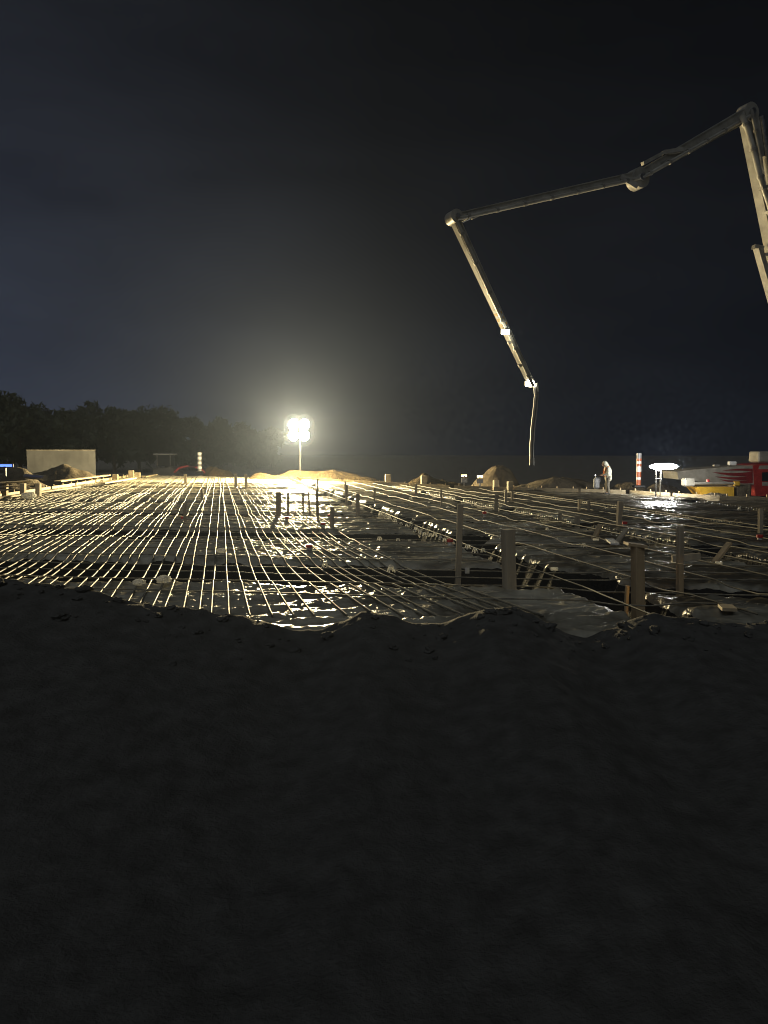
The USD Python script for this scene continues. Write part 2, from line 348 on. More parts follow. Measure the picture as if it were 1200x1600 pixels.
heap('long low ridge of pale yellow sand right under the bright tower light', 352, 640, 737, 63, 3.0, 1, 'sand_soil', 'sand_ridge', .4, amp=.28)
heap('small pale sand heap beside the grey and white striped pole', 318, 378, 731, 74, 3.0, 2, 'sand_soil', 'sand_heap', .2)
heap('grey brown spoil heap below the left end of the white trailer', 30, 175, 730, 57, 2.0, 3, peak=.35, amp=.2)
heap('long low spoil heap at the left edge below the blue light', -160, 95, 733, 46, 3.0, 4, peak=.5)
heap('tall pointed brown brush and soil heap beside the two amber lamps', 744, 806, 731, 55, 2.5, 5, peak=.66, amp=.5, z0=764, mat='brush')
heap('low spoil ridge between the pointed heap and the standing person', 800, 945, 747, 47, 2.4, 6, peak=.6, amp=.3, z0=772)
heap('rounded spoil heap just right of the standing person', 955, 1008, 751, 46, 2.2, 7, peak=.5, z0=778)
heap('dark spoil heap below the yellow machine by the truck', 1060, 1170, 768, 38.5, 1.6, 8, peak=.5)
heap('dark brown spoil heap at the right edge in front of the truck', 1135, 1260, 765, 37.5, 1.5, 9, peak=.4)
heap('low spoil bank behind the lamp stand', 1005, 1075, 757, 46, 2.4, 10, peak=.5)
heap('low pale spoil bank right of the sand ridge under the amber lamps', 610, 760, 746, 57, 2.4, 12, 'sand_soil', peak=.4)

# ------------------------------------------------------------------ trees beyond the site on the left
tree_spots = [(-12, 612, 128), (28, 622, 134), (62, 634, 140), (98, 630, 131), (140, 631, 138), (176, 629, 130), (215, 640, 142), (258, 641, 150), (300, 645, 146), (342, 655, 158), (388, 662, 160), (425, 672, 170), (-50, 618, 136), (-90, 625, 140)]
looks = ['tall dark broadleaf tree at the left edge of the photo beyond the site', 'dark tree second from the left edge above the blue light', 'dark tree directly above the left end of the white trailer', 'dark round tree above the middle of the white trailer', 'dark tree above the right end of the white trailer', 'dark tree just right of the white trailer', 'dark tree midway between the white trailer and the parked loader', 'dark tree above the parked loader', 'dark tree above the grey striped pole', 'low dark tree just right of the grey striped pole', 'low dark tree left of the tower light', 'small dark tree nearest the tower light', 'dark broadleaf tree just outside the left edge', 'dark broadleaf tree farther outside the left edge']
for i, ((px, py, Y), lab) in enumerate(zip(tree_spots, looks)):
    top = at(px, py + (-7, 6, -3, 8, -5, 4, 0)[i % 7], Y); g = np.array([top[0], Y, GZ]); H = top[2] - GZ
    t = thing('tree', lab, 'tree', g, 'dark trees beyond the left of the site')
    tr = [cyl(g, g + [0, 0, H * .55], .32, 8, .16)]
    q = np.random.default_rng(100 + i); tri = []
    lobes = [(np.array([q.normal(0, H * .17), q.normal(0, H * .15), H * q.uniform(.2, .82)]), H * q.uniform(.13, .22)) for _ in range(15)] + [(np.array([0, 0, H * .84]), H * .16)]
    for c, r in lobes:
        tr.append(cyl(g + [0, 0, H * .4], g + c, .09, 5, .03))
        n = 210; d = q.normal(size=(n, 3)); d /= np.linalg.norm(d, axis=1, keepdims=True)
        p = g + c + d * r * q.uniform(.55, 1.03, (n, 1)) * [1, 1, .85]
        for pp in p:
            e = q.normal(size=(3, 3)) * .42; tri.append(pp + e)
    tri = np.array(tri).reshape(-1, 3)
    part(t, 'trunk', cat_(tr), 'bark'); part(t, 'crown', (tri, np.arange(len(tri)).reshape(-1, 3)), 'leaves')

# ------------------------------------------------------------------ tower light
TL = at(467, 672, 62.0)
base_p = np.array([TL[0], TL[1] + .3, GZ])
t = thing('light_tower', 'mobile light tower with four blazing yellow white lamps behind the sand ridge', 'light tower', base_p)
part(t, 'trailer_body', box(base_p + [0, .6, .95], (1.5, 2.2, .9), ch=.08), 'dark_paint')
for s in (-1, 1):
    w = part(t, 'wheel', cyl(base_p + [s * .8 - .11, .6, .35], base_p + [s * .8 + .11, .6, .35], .35, 20), 'rubber')
    part(t, 'fender', box(base_p + [s * .86, .6, .78], (.24, .8, .05)), 'dark_paint')
part(t, 'drawbar', beam(base_p + [0, -.4, .5], base_p + [0, -1.7, .5], .1, .1), 'dark_paint')
part(t, 'mast', cat_([box(base_p + [0, .5, 2.0], (.12, .12, 2.2)), box(base_p + [0, .5, 3.9], (.07, .07, 2.2))]), 'rubber')
part(t, 'lamp_bar', cat_([box((TL[0], base_p[1] + .3, TL[2] + dz), (1.5, .07, .07)) for dz in (-.42, .42)] + [box((TL[0], base_p[1] + .42, TL[2]), (.1, .3, .9))]), 'boom_steel')
for ix in (-1, 1):
    for iz in (-1, 1):
        c = np.array([TL[0] + ix * .44, TL[1], TL[2] + iz * .43])
        aim = np.array([-.48, -1, -.12]); aim /= np.linalg.norm(aim)
        hd = part(t, 'lamp_head', cyl(c - aim * .3, c, .2, 20, .34), 'boom_steel', smooth=40)
        ln = trimesh.creation.icosphere(2, 1.0); ln.vertices[:, 1] = np.minimum(ln.vertices[:, 1], 0); ln.update_faces(~(ln.vertices[ln.faces][:, :, 1] > -1e-6).all(1)); ln.vertices *= [.45, .16, .43]; ln.apply_transform(trimesh.transformations.rotation_matrix(-.45, [0, 0, 1])); ln.apply_translation(c - [0, .005, 0])
        part(hd, 'lens', ln, 'lamp_glow')
        bdir = np.array([math.sin(.45), math.cos(.45), 0])
        part(hd, 'back_plate', cyl(c + bdir * .02, c + bdir * .05, .43, 24), 'dark_paint')

# ------------------------------------------------------------------ work lamp on a stand (right)
WL = at(1037, 729, 38.0)
wb = np.array([at(1028, 770, 38.0)[0], 38.0, at(1028, 778, 38.0)[2]])
t = thing('work_lamp', 'wide white work lamp glaring on a thin two post stand left of the truck', 'lamp', wb)
for dx in (-.11, .11): part(t, 'post', cyl(wb + [dx, 0, 0], (wb[0] + dx, 38.0, WL[2] - .1), .035, 8), 'boom_steel')
part(t, 'foot', cat_([cyl(wb + [-.5, -.3, .02], wb + [.5, .3, .02], .03, 6), cyl(wb + [-.5, .3, .02], wb + [.5, -.3, .02], .03, 6)]), 'boom_steel')
part(t, 'crossbar', cyl((wb[0] - .16, 38, WL[2] - .6), (wb[0] + .16, 38, WL[2] - .6), .025, 6), 'boom_steel')
part(t, 'bracket', box((wb[0], 38.0, WL[2] - .2), (.3, .08, .1), ch=.02), 'dark_paint')
aim = np.array([0, -1, -.1])
lens = trimesh.creation.icosphere(3, 1.0); lens.vertices *= [.72, .2, .17]; lens.apply_translation((WL[0], 38.0, WL[2]))
part(t, 'lens', lens, 'work_glow', smooth=True)

# ------------------------------------------------------------------ concrete pump truck with its boom
TB = np.array([24.0, 43.0, GZ])
t = truck = thing('concrete_pump_truck', 'white and red concrete pump truck with flame graphics and a long folding boom', 'pump truck', TB)
Y0 = 43.0
def tp(px, py, Y=Y0): p = at(px, py, Y); return (p[0], p[2])
part(t, 'chassis', cat_([box((24.6, Y0 + .7, GZ + .95), (13.5, .25, .3)), box((24.6, Y0 + 1.7, GZ + .95), (13.5, .25, .3))]), 'dark_paint')
part(t, 'tapered_body', polyx([tp(1058, 737), tp(1090, 733), tp(1186, 726.5), tp(1186, 757), tp(1150, 756.5), tp(1100, 753), tp(1060, 749)], Y0, Y0 + 2.3), 'white_paint')
def tongue(p0, p1, p2, w):
    u = np.linspace(0, 1, 13)[:, None]; c = (1 - u) ** 2 * np.array(p0) + 2 * u * (1 - u) * np.array(p1) + u ** 2 * np.array(p2)
    hw = (w * (1 - u[:, 0]) ** .7)[:, None] * [0, 1] + .02; return [tuple(q) for q in np.vstack([c - hw, (c + hw)[::-1]])]
fl = [tongue((1176, 740), (1150, 744), (1112, 737.5), 3.6), tongue((1176, 746), (1152, 750), (1116, 744.5), 3.2), tongue((1176, 752), (1150, 755), (1124, 749), 3.0), tongue((1176, 734.5), (1152, 733), (1128, 735.5), 2.2)]
for k, f in enumerate(fl): part(t, 'flame_graphic', polyx([tp(*q) for q in f], Y0 - .012, Y0 - .002), 'dark_red_paint')
part(t, 'cab', polyx([tp(1176, 727), tp(1192, 724.5), tp(1262, 722), tp(1274, 742), tp(1276, 775), tp(1180, 775), tp(1178, 757)], Y0 - .05, Y0 + 2.4), 'red_paint')
w = part(t, 'side_window', polyx([tp(1190, 738), tp(1240, 736), tp(1250, 752), tp(1190, 752)], Y0 - .06, Y0 - .051), 'glass_dark')
part(t, 'white_stripe', polyx([tp(1186, 727.5), tp(1262, 725), tp(1264, 732.5), tp(1184, 733)], Y0 - .062, Y0 - .052), 'white_paint')
part(t, 'lower_stripe', polyx([tp(1190, 753), tp(1262, 753), tp(1262, 759), tp(1190, 759)], Y0 - .062, Y0 - .052), 'white_paint')
part(t, 'roof_box', box((*np.array(tp(1206, 714)),) and (tp(1206, 714)[0], Y0 + .6, tp(1206, 714)[1]), (1.5, 1.2, .62), ch=.06), 'white_paint')
part(t, 'roof_lamp', box((tp(1149, 724)[0], Y0 + .4, tp(1149, 724)[1]), (.42, .3, .22), ch=.04), 'white_plastic')
part(t, 'roof_bracket', box((tp(1124, 727.5)[0], Y0 + .4, tp(1124, 727.5)[1]), (.34, .3, .12), ch=.03), 'boom_steel')
for wx in (19.3, 20.6, 27.2, 28.5):
    for wy in (Y0 + .2, Y0 + 2.2):
        wh = part(t, 'wheel', cyl((wx, wy - .16, GZ + .52), (wx, wy + .16, GZ + .52), .52, 22), 'rubber')
        part(wh, 'rim', cyl((wx, wy - .175, GZ + .52), (wx, wy - .162, GZ + .52), .28, 18), 'chrome')
# boom: turret, joints J0..J3 and tip
J = lambda s, px, py: at(px, py, s)
TUR = at(1275, 700, 44.0); J1 = at(1168, 178, 41.4); J2 = at(996, 276, 38.5); J3 = at(709, 340, 34.4); TIP = at(832, 604, 36.0)
bd = (TUR - TIP) * [1, 1, 0]; bd /= np.linalg.norm(bd); side = np.cross(bd, (0, 0, 1))
part(t, 'turret', cyl((TUR[0], TUR[1], GZ + 1.0), (TUR[0], TUR[1], TUR[2]), .75, 20, .45), 'red_paint')
def arm(p, q, h0, h1, w0, w1, name='boom_arm', mat='boom_paint'):
    d = q - p; n = np.cross(d, side); n /= np.linalg.norm(n)
    a = part(t, name, beam(p, q, w0, h0, w1, h1, up=n), mat)
    L = np.linalg.norm(d); d = d / L; n = np.cross(side, d); n *= np.sign(n[2]) or 1
    fl = [beam(p + s * n * h0 * .5, q + s * n * h1 * .5, w0 + .07, .05, w1 + .07, .04, up=n) for s in (-1, 1)]
    part(a, 'flange', cat_(fl), mat)
    return d, n, L
d, n, L = arm(TUR, J1 - (J1 - TUR) * .015, 1.1, .85, .55, .45)
def ram(p, q, r):
    p, q = np.array(p), np.array(q); m = p + (q - p) * .58
    c = part(t, 'hydraulic_ram', cyl(p, m, r, 12), 'boom_steel', smooth=40); part(c, 'rod', cyl(m, q, r * .5, 10), 'chrome', smooth=40)
def pipe(p, q, off, r, nclamp):
    """delivery pipe beside an arm"""
    p, q = np.array(p) + off, np.array(q) + off
    a = part(t, 'delivery_pipe', cyl(p, q, r, 12), 'boom_paint', smooth=40)
    for k in range(nclamp):
        f = (k + .6) / nclamp; c = p + (q - p) * f; dd = (q - p) / np.linalg.norm(q - p)
        part(a, 'clamp', cat_([cyl(c - dd * .06, c + dd * .06, r * 1.5, 12), beam(c, c - off * .8, .08, .05)]), 'boom_steel')
tow = -side if side[1] > 0 else side                  # towards the viewer
pipe(TUR, J1, tow * .45 + bd * -.25, .09, 7)
ram(at(1200, 330, 41.9) + tow * .42, at(1180, 186, 41.2) + tow * .42, .27)
cp = [at(1150, 184, 40.8), at(1160, 208, 40.9), at(1170, 245, 41.0), at(1179, 280, 41.2), at(1193, 322, 41.4), at(1212, 395, 41.8)]
cpi = np.array([np.interp(np.linspace(0, 5, 26), range(6), [p[k] for p in cp]) for k in range(3)]).T + tow * .35
gpipe = part(t, 'gooseneck_pipe', tube(cpi, .15, 12), 'boom_paint', smooth=40)
for q in (3, 9, 15, 21):
    dd = cpi[q + 1] - cpi[q]; dd /= np.linalg.norm(dd); part(gpipe, 'clamp', cyl(cpi[q] - dd * .07, cpi[q] + dd * .07, .21, 14), 'boom_steel')
part(t, 'arm_bracket', beam(at(1178, 298, 41.1) + tow * .4, at(1200, 292, 41.4) + tow * .4, .3, .16), 'boom_steel')
part(t, 'arm_bracket', beam(at(1186, 336, 41.2) + tow * .4, at(1204, 328, 41.5) + tow * .4, .3, .16), 'boom_paint')
# a second lower arm whose top end shows at the right edge
e0, e1 = at(1184, 387, 42.2), at(1262, 660, 43.6)
part(t, 'support_arm', beam(e0, e1, .34, .36, .4, .5, up=side), 'boom_paint'); part(t, 'support_arm_cap', box(e0, (.5, .4, .2), ry=.2), 'boom_steel')
part(t, 'support_pin', cyl(at(1190, 398, 42.2) - tow * .3, at(1200, 398, 42.2) + tow * .3, .09, 10), 'boom_steel')
arm(J1, J2, .66, .42, .4, .34); arm(J2 + (J2 - J1) * -.02 , J3, .36, .26, .32, .26); arm(J3, TIP, .32, .2, .26, .2)
pipe(J1, J2, tow * .36 + np.array([0, 0, -.16]), .085, 6); pipe(J2, J3, tow * .3 + np.array([0, 0, -.14]), .08, 7)
pipe(J3, TIP, tow * .24 + bd * -.12, .075, 6)
for p, r in ((J1, .5), (J2 - [0, 0, .12], .5), (J3, .3)):
    kn = part(t, 'boom_joint', cyl(p - side * .3, p + side * .3, r, 20), 'boom_paint', smooth=40)
    part(kn, 'pin', cyl(p - side * .42, p + side * .42, r * .35, 12), 'chrome', smooth=40)
part(t, 'joint_link', cat_([beam(at(998, 268, 38.3), at(986, 290, 38.2), .12, .16), beam(at(970, 276, 37.9), at(996, 292, 37.9), .16, .26)]), 'boom_paint')
part(t, 'joint_link', cat_([beam(at(1066, 234, 39.2), at(1036, 239, 39.0), .24, .2), beam(at(1036, 239, 39.0), at(1004, 256, 38.5), .2, .16)]), 'boom_paint')
ram(at(1060, 238, 39.6) + tow * .1, at(1004, 272, 38.6) + tow * .1, .1)
ram(at(760, 330, 34.9) + tow * .1, at(716, 350, 34.5) + tow * .1, .08)
part(t, 'boom_lamp', box(at(1024, 262, 39.0), (.5, .24, .14), ch=.04), 'white_plastic')
for px, py, sz in ((789, 519, (.38, .2, .2)), (828, 600, (.42, .22, .24))):
    Yq = 35.0 if py < 560 else 35.95
    c = at(px, py, Yq); hd = part(t, 'boom_work_light', box(c + [0, .02, .03], (sz[0] * 1.1, .16, sz[2] * 1.1), ch=.03), 'dark_paint')
    part(hd, 'lens', box(c + [0, -.09, 0], (sz[0], .04, sz[2]), ch=.01), 'boom_glow')
for k in range(9):                                    # reflective bands above the upper light
    f = .535 + .0165 * k; c = J3 + (TIP - J3) * f; dd = (TIP - J3) / np.linalg.norm(TIP - J3); nn = np.cross(dd, side)
    part(t, 'reflective_band', beam(c - dd * .07, c + dd * .07, .27, .31, up=nn), 'white_plastic' if k % 2 == 0 else 'yellow_paint')
for f in (.72, .86): 
    c = J3 + (TIP - J3) * f; part(t, 'hose_collar', cyl(c - dd * .07, c + dd * .07, .2, 14), 'boom_paint')
hp = [at(837, 604, 36.0), at(838, 618, 36.0), at(836, 640, 36.0), at(833, 665, 36.0), at(831, 695, 36.0), at(831, 726, 36.0)]
part(t, 'elbow', tube([TIP, at(838, 600, 36.0), at(839, 612, 36.0)], .1, 12), 'boom_paint')
hs = part(t, 'hose', tube(hp, .105, 14), 'hose_rubber', smooth=40)
part(hs, 'hose_end', cat_([cyl(at(831, 716, 36), at(831, 727, 36), .125, 14)]), 'boom_steel')
part(hs, 'hose_stripe', tube([p + np.array([-.035, -.085, 0]) for p in hp[1:]], .03, 6), 'boom_paint')

# ------------------------------------------------------------------ yellow machine beside the truck
c = at(1118, 765, 39.5); yb = np.array([c[0], 39.5, GZ])
def yp(px, py): p = at(px, py, 39.5); return (p[0], p[2])
t = thing('site_dumper', 'small yellow site machine with a silver rail along its top in front of the truck', 'dumper', yb)
part(t, 'tub', polyx([yp(1088, 761), yp(1147, 761), yp(1147, 776), yp(1142, 777), yp(1132, 774), yp(1120, 773), yp(1110, 775), yp(1100, 776), yp(1094, 768)], 39.5, 40.9), 'yellow_paint')
part(t, 'top_rail', cyl((*yp(1086, 755.5),) and (yp(1086, 755.5)[0], 39.6, yp(1086, 755.5)[1]), (yp(1150, 755.5)[0], 39.6, yp(1150, 755.5)[1]), .085, 12), 'white_paint', smooth=40)
part(t, 'rail_end', box((yp(1152, 756)[0], 39.6, yp(1152, 756)[1]), (.34, .24, .24), ch=.05), 'yellow_paint')
part(t, 'seat_block', box((yp(1080, 754)[0], 39.9, yp(1080, 754)[1]), (.55, .6, .42), ch=.06), 'boom_paint')
part(t, 'engine_cover', box((yp(1163, 771)[0], 40.1, yp(1163, 769)[1]), (.85, 1.1, .75), ch=.08), 'spoil_soil')
for px in (1085, 1122, 1160):
    w = part(t, 'wheel', cyl((yp(px, 780)[0], 39.45, GZ + .45), (yp(px, 780)[0], 39.75, GZ + .45), .45, 18), 'rubber')
    part(w, 'rim', cyl((yp(px, 780)[0], 39.43, GZ + .45), (yp(px, 780)[0], 39.449, GZ + .45), .22, 14), 'chrome')
part(t, 'frame', box((c[0], 40.2, GZ + .75), (2.9, .7, .25)), 'dark_paint')
part(t, 'beacon', cyl((yp(1110, 751.5)[0], 39.8, yp(1110, 754)[1]), (yp(1110, 750)[0], 39.8, yp(1110, 749.5)[1]), .11, 12, .08), 'red_plastic')

# ------------------------------------------------------------------ white box trailer, loader, poles on the left
Yt = 61.0; a, b = at(45, 703, Yt), at(147, 702, Yt); cx = (a[0] + b[0]) / 2; W = b[0] - a[0]
_n0 = len(ORIG); t = thing('box_trailer', 'long white box trailer parked behind the spoil at the left', 'trailer', (cx, Yt, GZ))
W *= .97; a[0] = cx - W / 2; hz = a[2] - GZ - .75
part(t, 'box_body', box((cx, Yt + 1.2, GZ + .75 + hz / 2), (W, 2.0, hz), ch=.05), 'trailer_paint')
for k in range(9): part(t, 'side_panel', box((a[0] + W * (k + .5) / 9, Yt - .012, GZ + .75 + hz / 2), (W / 9 - .012, .02, hz - .16)), 'trailer_paint')
part(t, 'top_rail', box((cx, Yt - .02, a[2] - .03), (W, .05, .1)), 'white_paint')
for wx in (-.35, -.48):
    for wy in (.1, 2.2):
        w = part(t, 'wheel', cyl((cx - W * wx, Yt + wy, GZ + .45), (cx - W * wx, Yt + wy + .25, GZ + .45), .45, 16), 'rubber')
part(t, 'landing_leg', box((cx - W * .35, Yt + .4, GZ + .4), (.12, .12, .8)), 'dark_paint')

UsdGeom.Xformable(t).AddRotateZOp().Set(24.0)
Yl = 84.0; a, b = at(238, 709, Yl), at(276, 709, Yl); cx = (a[0] + b[0]) / 2; W = b[0] - a[0]; lt = a[2]
t = thing('compact_loader', 'dark compact loader with a roofed cab parked right of the white trailer', 'loader', (cx, Yl, GZ))
part(t, 'body', polyx([(cx - W * .5, GZ + .5), (cx + W * .6, GZ + .5), (cx + W * .6, GZ + 1.5), (cx + W * .2, GZ + 1.9), (cx - W * .5, GZ + 1.7)], Yl, Yl + 1.5), 'dark_paint')
for sx_ in (-1, .7):
    for sy_ in (.1, 1.4): part(t, 'cab_post', box((cx + sx_ * W * .32, Yl + sy_, (GZ + 1.8 + lt) / 2), (.12, .12, lt - GZ - 1.8)), 'dark_paint')
part(t, 'cab_roof', box((cx - W * .05, Yl + .75, lt - .06), (W * .85, 1.6, .14), ch=.04), 'grey_plastic')
part(t, 'cab_glass', box((cx - W * .05, Yl + .75, (GZ + 1.9 + lt) / 2), (W * .6, 1.1, lt - GZ - 2.2)), 'glass_dark')
part(t, 'lift_arm', beam((cx + W * .4, Yl - .1, GZ + 1.6), (cx + W * .95, Yl - .1, GZ + .7), .16, .25), 'dark_paint')
part(t, 'bucket', polyx([(cx + W * .85, GZ + .1), (cx + W * 1.3, GZ + .1), (cx + W * .95, GZ + .9)], Yl - .3, Yl + 1.8), 'dark_paint')
for wx in (-.3, .35):
    for wy in (-.15, 1.45):
        w = part(t, 'wheel', cyl((cx + W * wx, Yl + wy, GZ + .5), (cx + W * wx, Yl + wy + .25, GZ + .5), .5, 18), 'rubber')
        part(w, 'rim', cyl((cx + W * wx, Yl + wy - .02, GZ + .5), (cx + W * wx, Yl + wy - .001, GZ + .5), .25, 14), 'grey_plastic')

hpts = [at(272, 738, 73), at(280, 731, 73), at(292, 728.5, 73), at(304, 729.5, 73), at(314, 733, 73), at(320, 739, 73)]
single('red_hose', tube(hpts, .1, 10), 'dark_red_paint', 'thick red hose arching beside the grey and white striped pole', 'hose', smooth=40)

def striped_pole(px, ptop, pbase, Y, cols, label, r):
    a, b = at(px, ptop, Y), at(px, pbase, Y); b[2] = min(b[2], a[2] - .8)
    t = thing('marker_post', label, 'marker post', b)
    n = len(cols)
    for k, m_ in enumerate(cols):
        z0, z1 = a[2] + (b[2] - a[2]) * k / n, a[2] + (b[2] - a[2]) * (k + 1) / n
        part(t, 'band', cyl((b[0], Y, z1 + .004), (b[0], Y, z0), r * (1 if k % 2 else 1.06), 16), m_)
    part(t, 'base', box(b + [0, 0, -.06], (.6, .6, .12), ch=.03), 'rubber')
striped_pole(997.5, 708, 758, 42.5, ['grey_plastic', 'grey_plastic', 'orange_plastic', 'white_plastic', 'orange_plastic', 'white_plastic', 'white_plastic', 'orange_plastic', 'orange_plastic', 'white_plastic', 'orange_plastic', 'orange_plastic'], 'orange and white banded marker post just left of the work lamp', .13)
striped_pole(312, 707, 736, 72.0, ['white_plastic', 'grey_plastic'] * 4, 'grey and white banded marker post left of the tower light', .19)

# amber and blue lamps
for px, py, lab in ((725.5, 743.5, 'left amber warning lamp on a low stand beside the brown pointed heap'), (750, 744.5, 'right amber warning lamp nearest the brown pointed heap')):
    Y = 52.0; c = at(px, py, Y); b = np.array([c[0], Y, at(px, 757, Y)[2] - .3])
    t = thing('warning_lamp', lab, 'warning lamp', b, 'amber warning lamps')
    part(t, 'stand', cat_([box((c[0], Y + .05, (b[2] + c[2]) / 2), (.1, .08, c[2] - b[2])), box(b + [0, .05, .03], (.6, .4, .06)), box((c[0], Y + .05, c[2] - .32), (.42, .06, .3))]), 'grey_plastic')
    part(t, 'housing', box(c + [0, .12, 0], (.42, .14, .2), ch=.03), 'dark_paint'); part(t, 'lens', box(c + [0, .03, 0], (.36, .03, .15)), 'amber_glow')
c = at(7, 727.5, 44.0); b = np.array([c[0], 44.0, at(7, 740, 44)[2]])
t = thing('blue_lamp', 'small blue lamp glowing on the spoil heap at the left edge', 'lamp', b)
part(t, 'stand', cat_([box((c[0], 44.05, (b[2] + c[2]) / 2 - .1), (.12, .1, c[2] - b[2] + .1))]), 'dark_paint'); part(t, 'housing', box(c + [0, .1, 0], (.95, .12, .26), ch=.04), 'dark_paint')
part(t, 'lens', box(c + [0, .02, 0], (.85, .03, .15), ch=.01), 'blue_glow')

# ------------------------------------------------------------------ cables over the sheet
cab_group1, cab_group2 = 'lengthwise cables laid over the pad', 'crosswise cables laid over the pad'
def cable(path_xy, z, label, group, r=.018):
    ok = in_pad(path_xy[:, 0], path_xy[:, 1])
    if ok.sum() < 6: return
    i0 = np.argmax(ok); i1 = len(ok) - np.argmax(ok[::-1]); p = path_xy[i0:i1]
    zz = z + .018 * (meshkit.noise(np.stack([p[:, 0] * .9, p[:, 1] * .5, 0 * p[:, 0]], -1), 9) - .5) - .06 * trench(p[:, 0], p[:, 1])
    single('steel_cable', tube(np.stack([p[:, 0], p[:, 1], zz], 1), r, 6), 'cable_sheath', label, 'cable', group, smooth=True)
yy = np.concatenate([np.arange(10.2, 30, .35), np.arange(30, 73, 1.0)])
for k in range(66):
    x0 = -14.8 + .23 * k + R.uniform(-.05, .05)
    drift = R.uniform(-.012, .012)
    wob = .022 * (meshkit.fbm(np.stack([yy * .35, 0 * yy + k * 7.3, 0 * yy], -1), 3, 5) - .5)
    bend = np.clip(18.5 - yy, 0, 9) ** 1.6 * .035 * sstep(-3.2, -.2, x0)
    cable(np.stack([x0 - (.22 + drift) * (yy - 14.6) + wob + bend, yy], 1), .05, 'pale cable running towards the tower light over sheet and trenches, left of the diagonal trench', cab_group1)
xx = np.arange(-24, 26, .5)
for k in range(40):
    y0 = 12.4 + 1.0 * k + R.uniform(-.15, .15)
    wob = .25 * (meshkit.fbm(np.stack([xx * .3, 0 * xx + k * 3.3, 0 * xx], -1), 3, 6) - .5)
    x1 = R.uniform(10, 24)
    m_ = xx < x1
    cable(np.stack([xx, y0 - .13 * (xx + 5) + wob], 1)[m_], .055, 'pale thin cable lying crosswise on the plastic sheet', cab_group2, .013)
for k in range(10):
    x0 = 3.0 + 1.15 * k + R.uniform(-.2, .2)
    wob = .2 * (meshkit.fbm(np.stack([yy * .3, 0 * yy + k * 5.1, 0 * yy], -1), 3, 15) - .5)
    cable(np.stack([x0 - .22 * (yy - 14.6) + wob, yy], 1), .075, 'pale cable running away over the dark sheet, right of the diagonal trench', 'lengthwise cables on the right', .014)

# ------------------------------------------------------------------ wooden posts and braces
def post(px, pb, pt, wpx, label, mat='timber', rz=.5, group='wooden posts standing in the pad', deep=.75, z=None):
    b = gp(px, pb, 0 if z is None else z); Y = b[1]; top = at(px, pt, Y)[2]; w = wpx * Y / F
    m = box((b[0], Y, (top + b[2] - .55) / 2), (w * .95, w * deep, top - b[2] + .55), rz=rz, ch=.006)
    m.apply_transform(trimesh.transformations.rotation_matrix(R.uniform(-.04, .04), [0, 1, 0], b))
    return single('wooden_post', m, mat, label, 'post', group)
post(796, 921, 827, 19, 'large near wooden post standing at the middle of the dirt bank', 'timber_grey', .42)
post(997, 941, 852, 18, 'large near brown wooden post at the right with a cap board', 'timber', .38)
post(1062, 918, 822, 10, 'tall wooden post right of the capped post with a cross board', 'timber_grey', .3)
post(967, 818, 783, 8, 'mid distance wooden post left of the work lamp reflection', 'timber_grey', .3)
dark = [(435, 806, 769, 8, 'widest dark post left of the lamp reflection'), (450, 802, 770, 3, 'thin dark post touching the left edge of the lamp reflection'), (474, 800, 770, 3, 'thin dark post at the right edge of the lamp reflection'), (484, 806, 768, 3, 'second thin dark post right of the lamp reflection'),
        (497, 815, 765, 4, 'tall thin dark post third right of the lamp reflection'), (519, 824, 792, 6, 'low dark post in front of the posts right of the lamp reflection'), (541, 790, 758, 4, 'thin dark post far right of the lamp reflection'), (559, 804, 771, 6, 'broad dark post rightmost of the group by the lamp reflection'),
        (716, 892, 788, 9, 'tall dark post left of the large near post'), (775, 800, 772, 5, 'dark post below the brown pointed heap'), (790, 786, 765, 4, 'thin post below and right of the brown pointed heap'), (800, 782, 768, 4, 'thin post right of the one below the pointed heap'), (875, 812, 800, 5, 'stubby dark post in the middle of the right half'),
        (289, 818, 786, 5, 'dark post among the cables left of the lamp reflection'), (316, 782, 764, 4, 'small far post among the cables below the striped pole'), (290, 757, 741, 4, 'far post on the pad below the red hose'), (369, 762, 740, 4, 'far post left of the sand ridge'), (385, 764, 741, 4, 'second far post left of the sand ridge'),
        (496, 770, 748, 3, 'far thin post under the sand ridge'), (540, 768, 752, 3, 'far post under the right of the sand ridge'), (902, 822, 805, 7, 'low pale post left of the leaning braces'), (1188, 835, 795, 7, 'dark post at the right edge of the photo'), (650, 776, 757, 3, 'far thin post below the pale block'), (690, 790, 765, 3, 'far thin post below the left amber lamp'), (585, 783, 762, 3, 'far thin post midway between the two trenches'), (920, 800, 782, 4, 'far post in front of the standing person'), (905, 799, 780, 4, 'far post just left of the person')]
for px, pb, pt, w, lab in dark: post(px, pb, pt, w, lab, 'timber_grey', R.uniform(.1, .6))
post(979, 938, 915, 6, 'short stake beside the capped brown post', 'timber', .2)
post(1063, 921, 880, 9, 'short brown post under the cross board', 'timber', .25)
def brace(p, q, w, label, mat='timber', z=None, name='wooden_brace'):
    b = gp(*q); Y = b[1]; a = at(p[0], p[1], Y + .15); b[2] -= .05
    return single(name, beam(a, b, w, .045), mat, label, 'board', 'leaning braces and boards')
brace((938, 820), (926, 843), .14, 'leaning brace board left of the mid distance post', 'timber')
brace((980, 826), (960, 849), .14, 'leaning brace board right of the mid distance post', 'timber_grey')
brace((1140, 848), (1113, 879), .14, 'leaning brown brace board at the right with a white tag below', 'timber')
def flat(p, q, w, label, zz=.06, mat='plank', th=.045, cat='board', group='loose boards on the pad', name='loose_board'):
    a, b = gp(*p, zz), gp(*q, zz); a[2] = b[2] = zz + R.uniform(0, .01)
    return single(name, beam(a, b, w, th), mat, label, cat, group)
a, b = at(1050, 873, 14.6), at(1094, 869, 14.6)
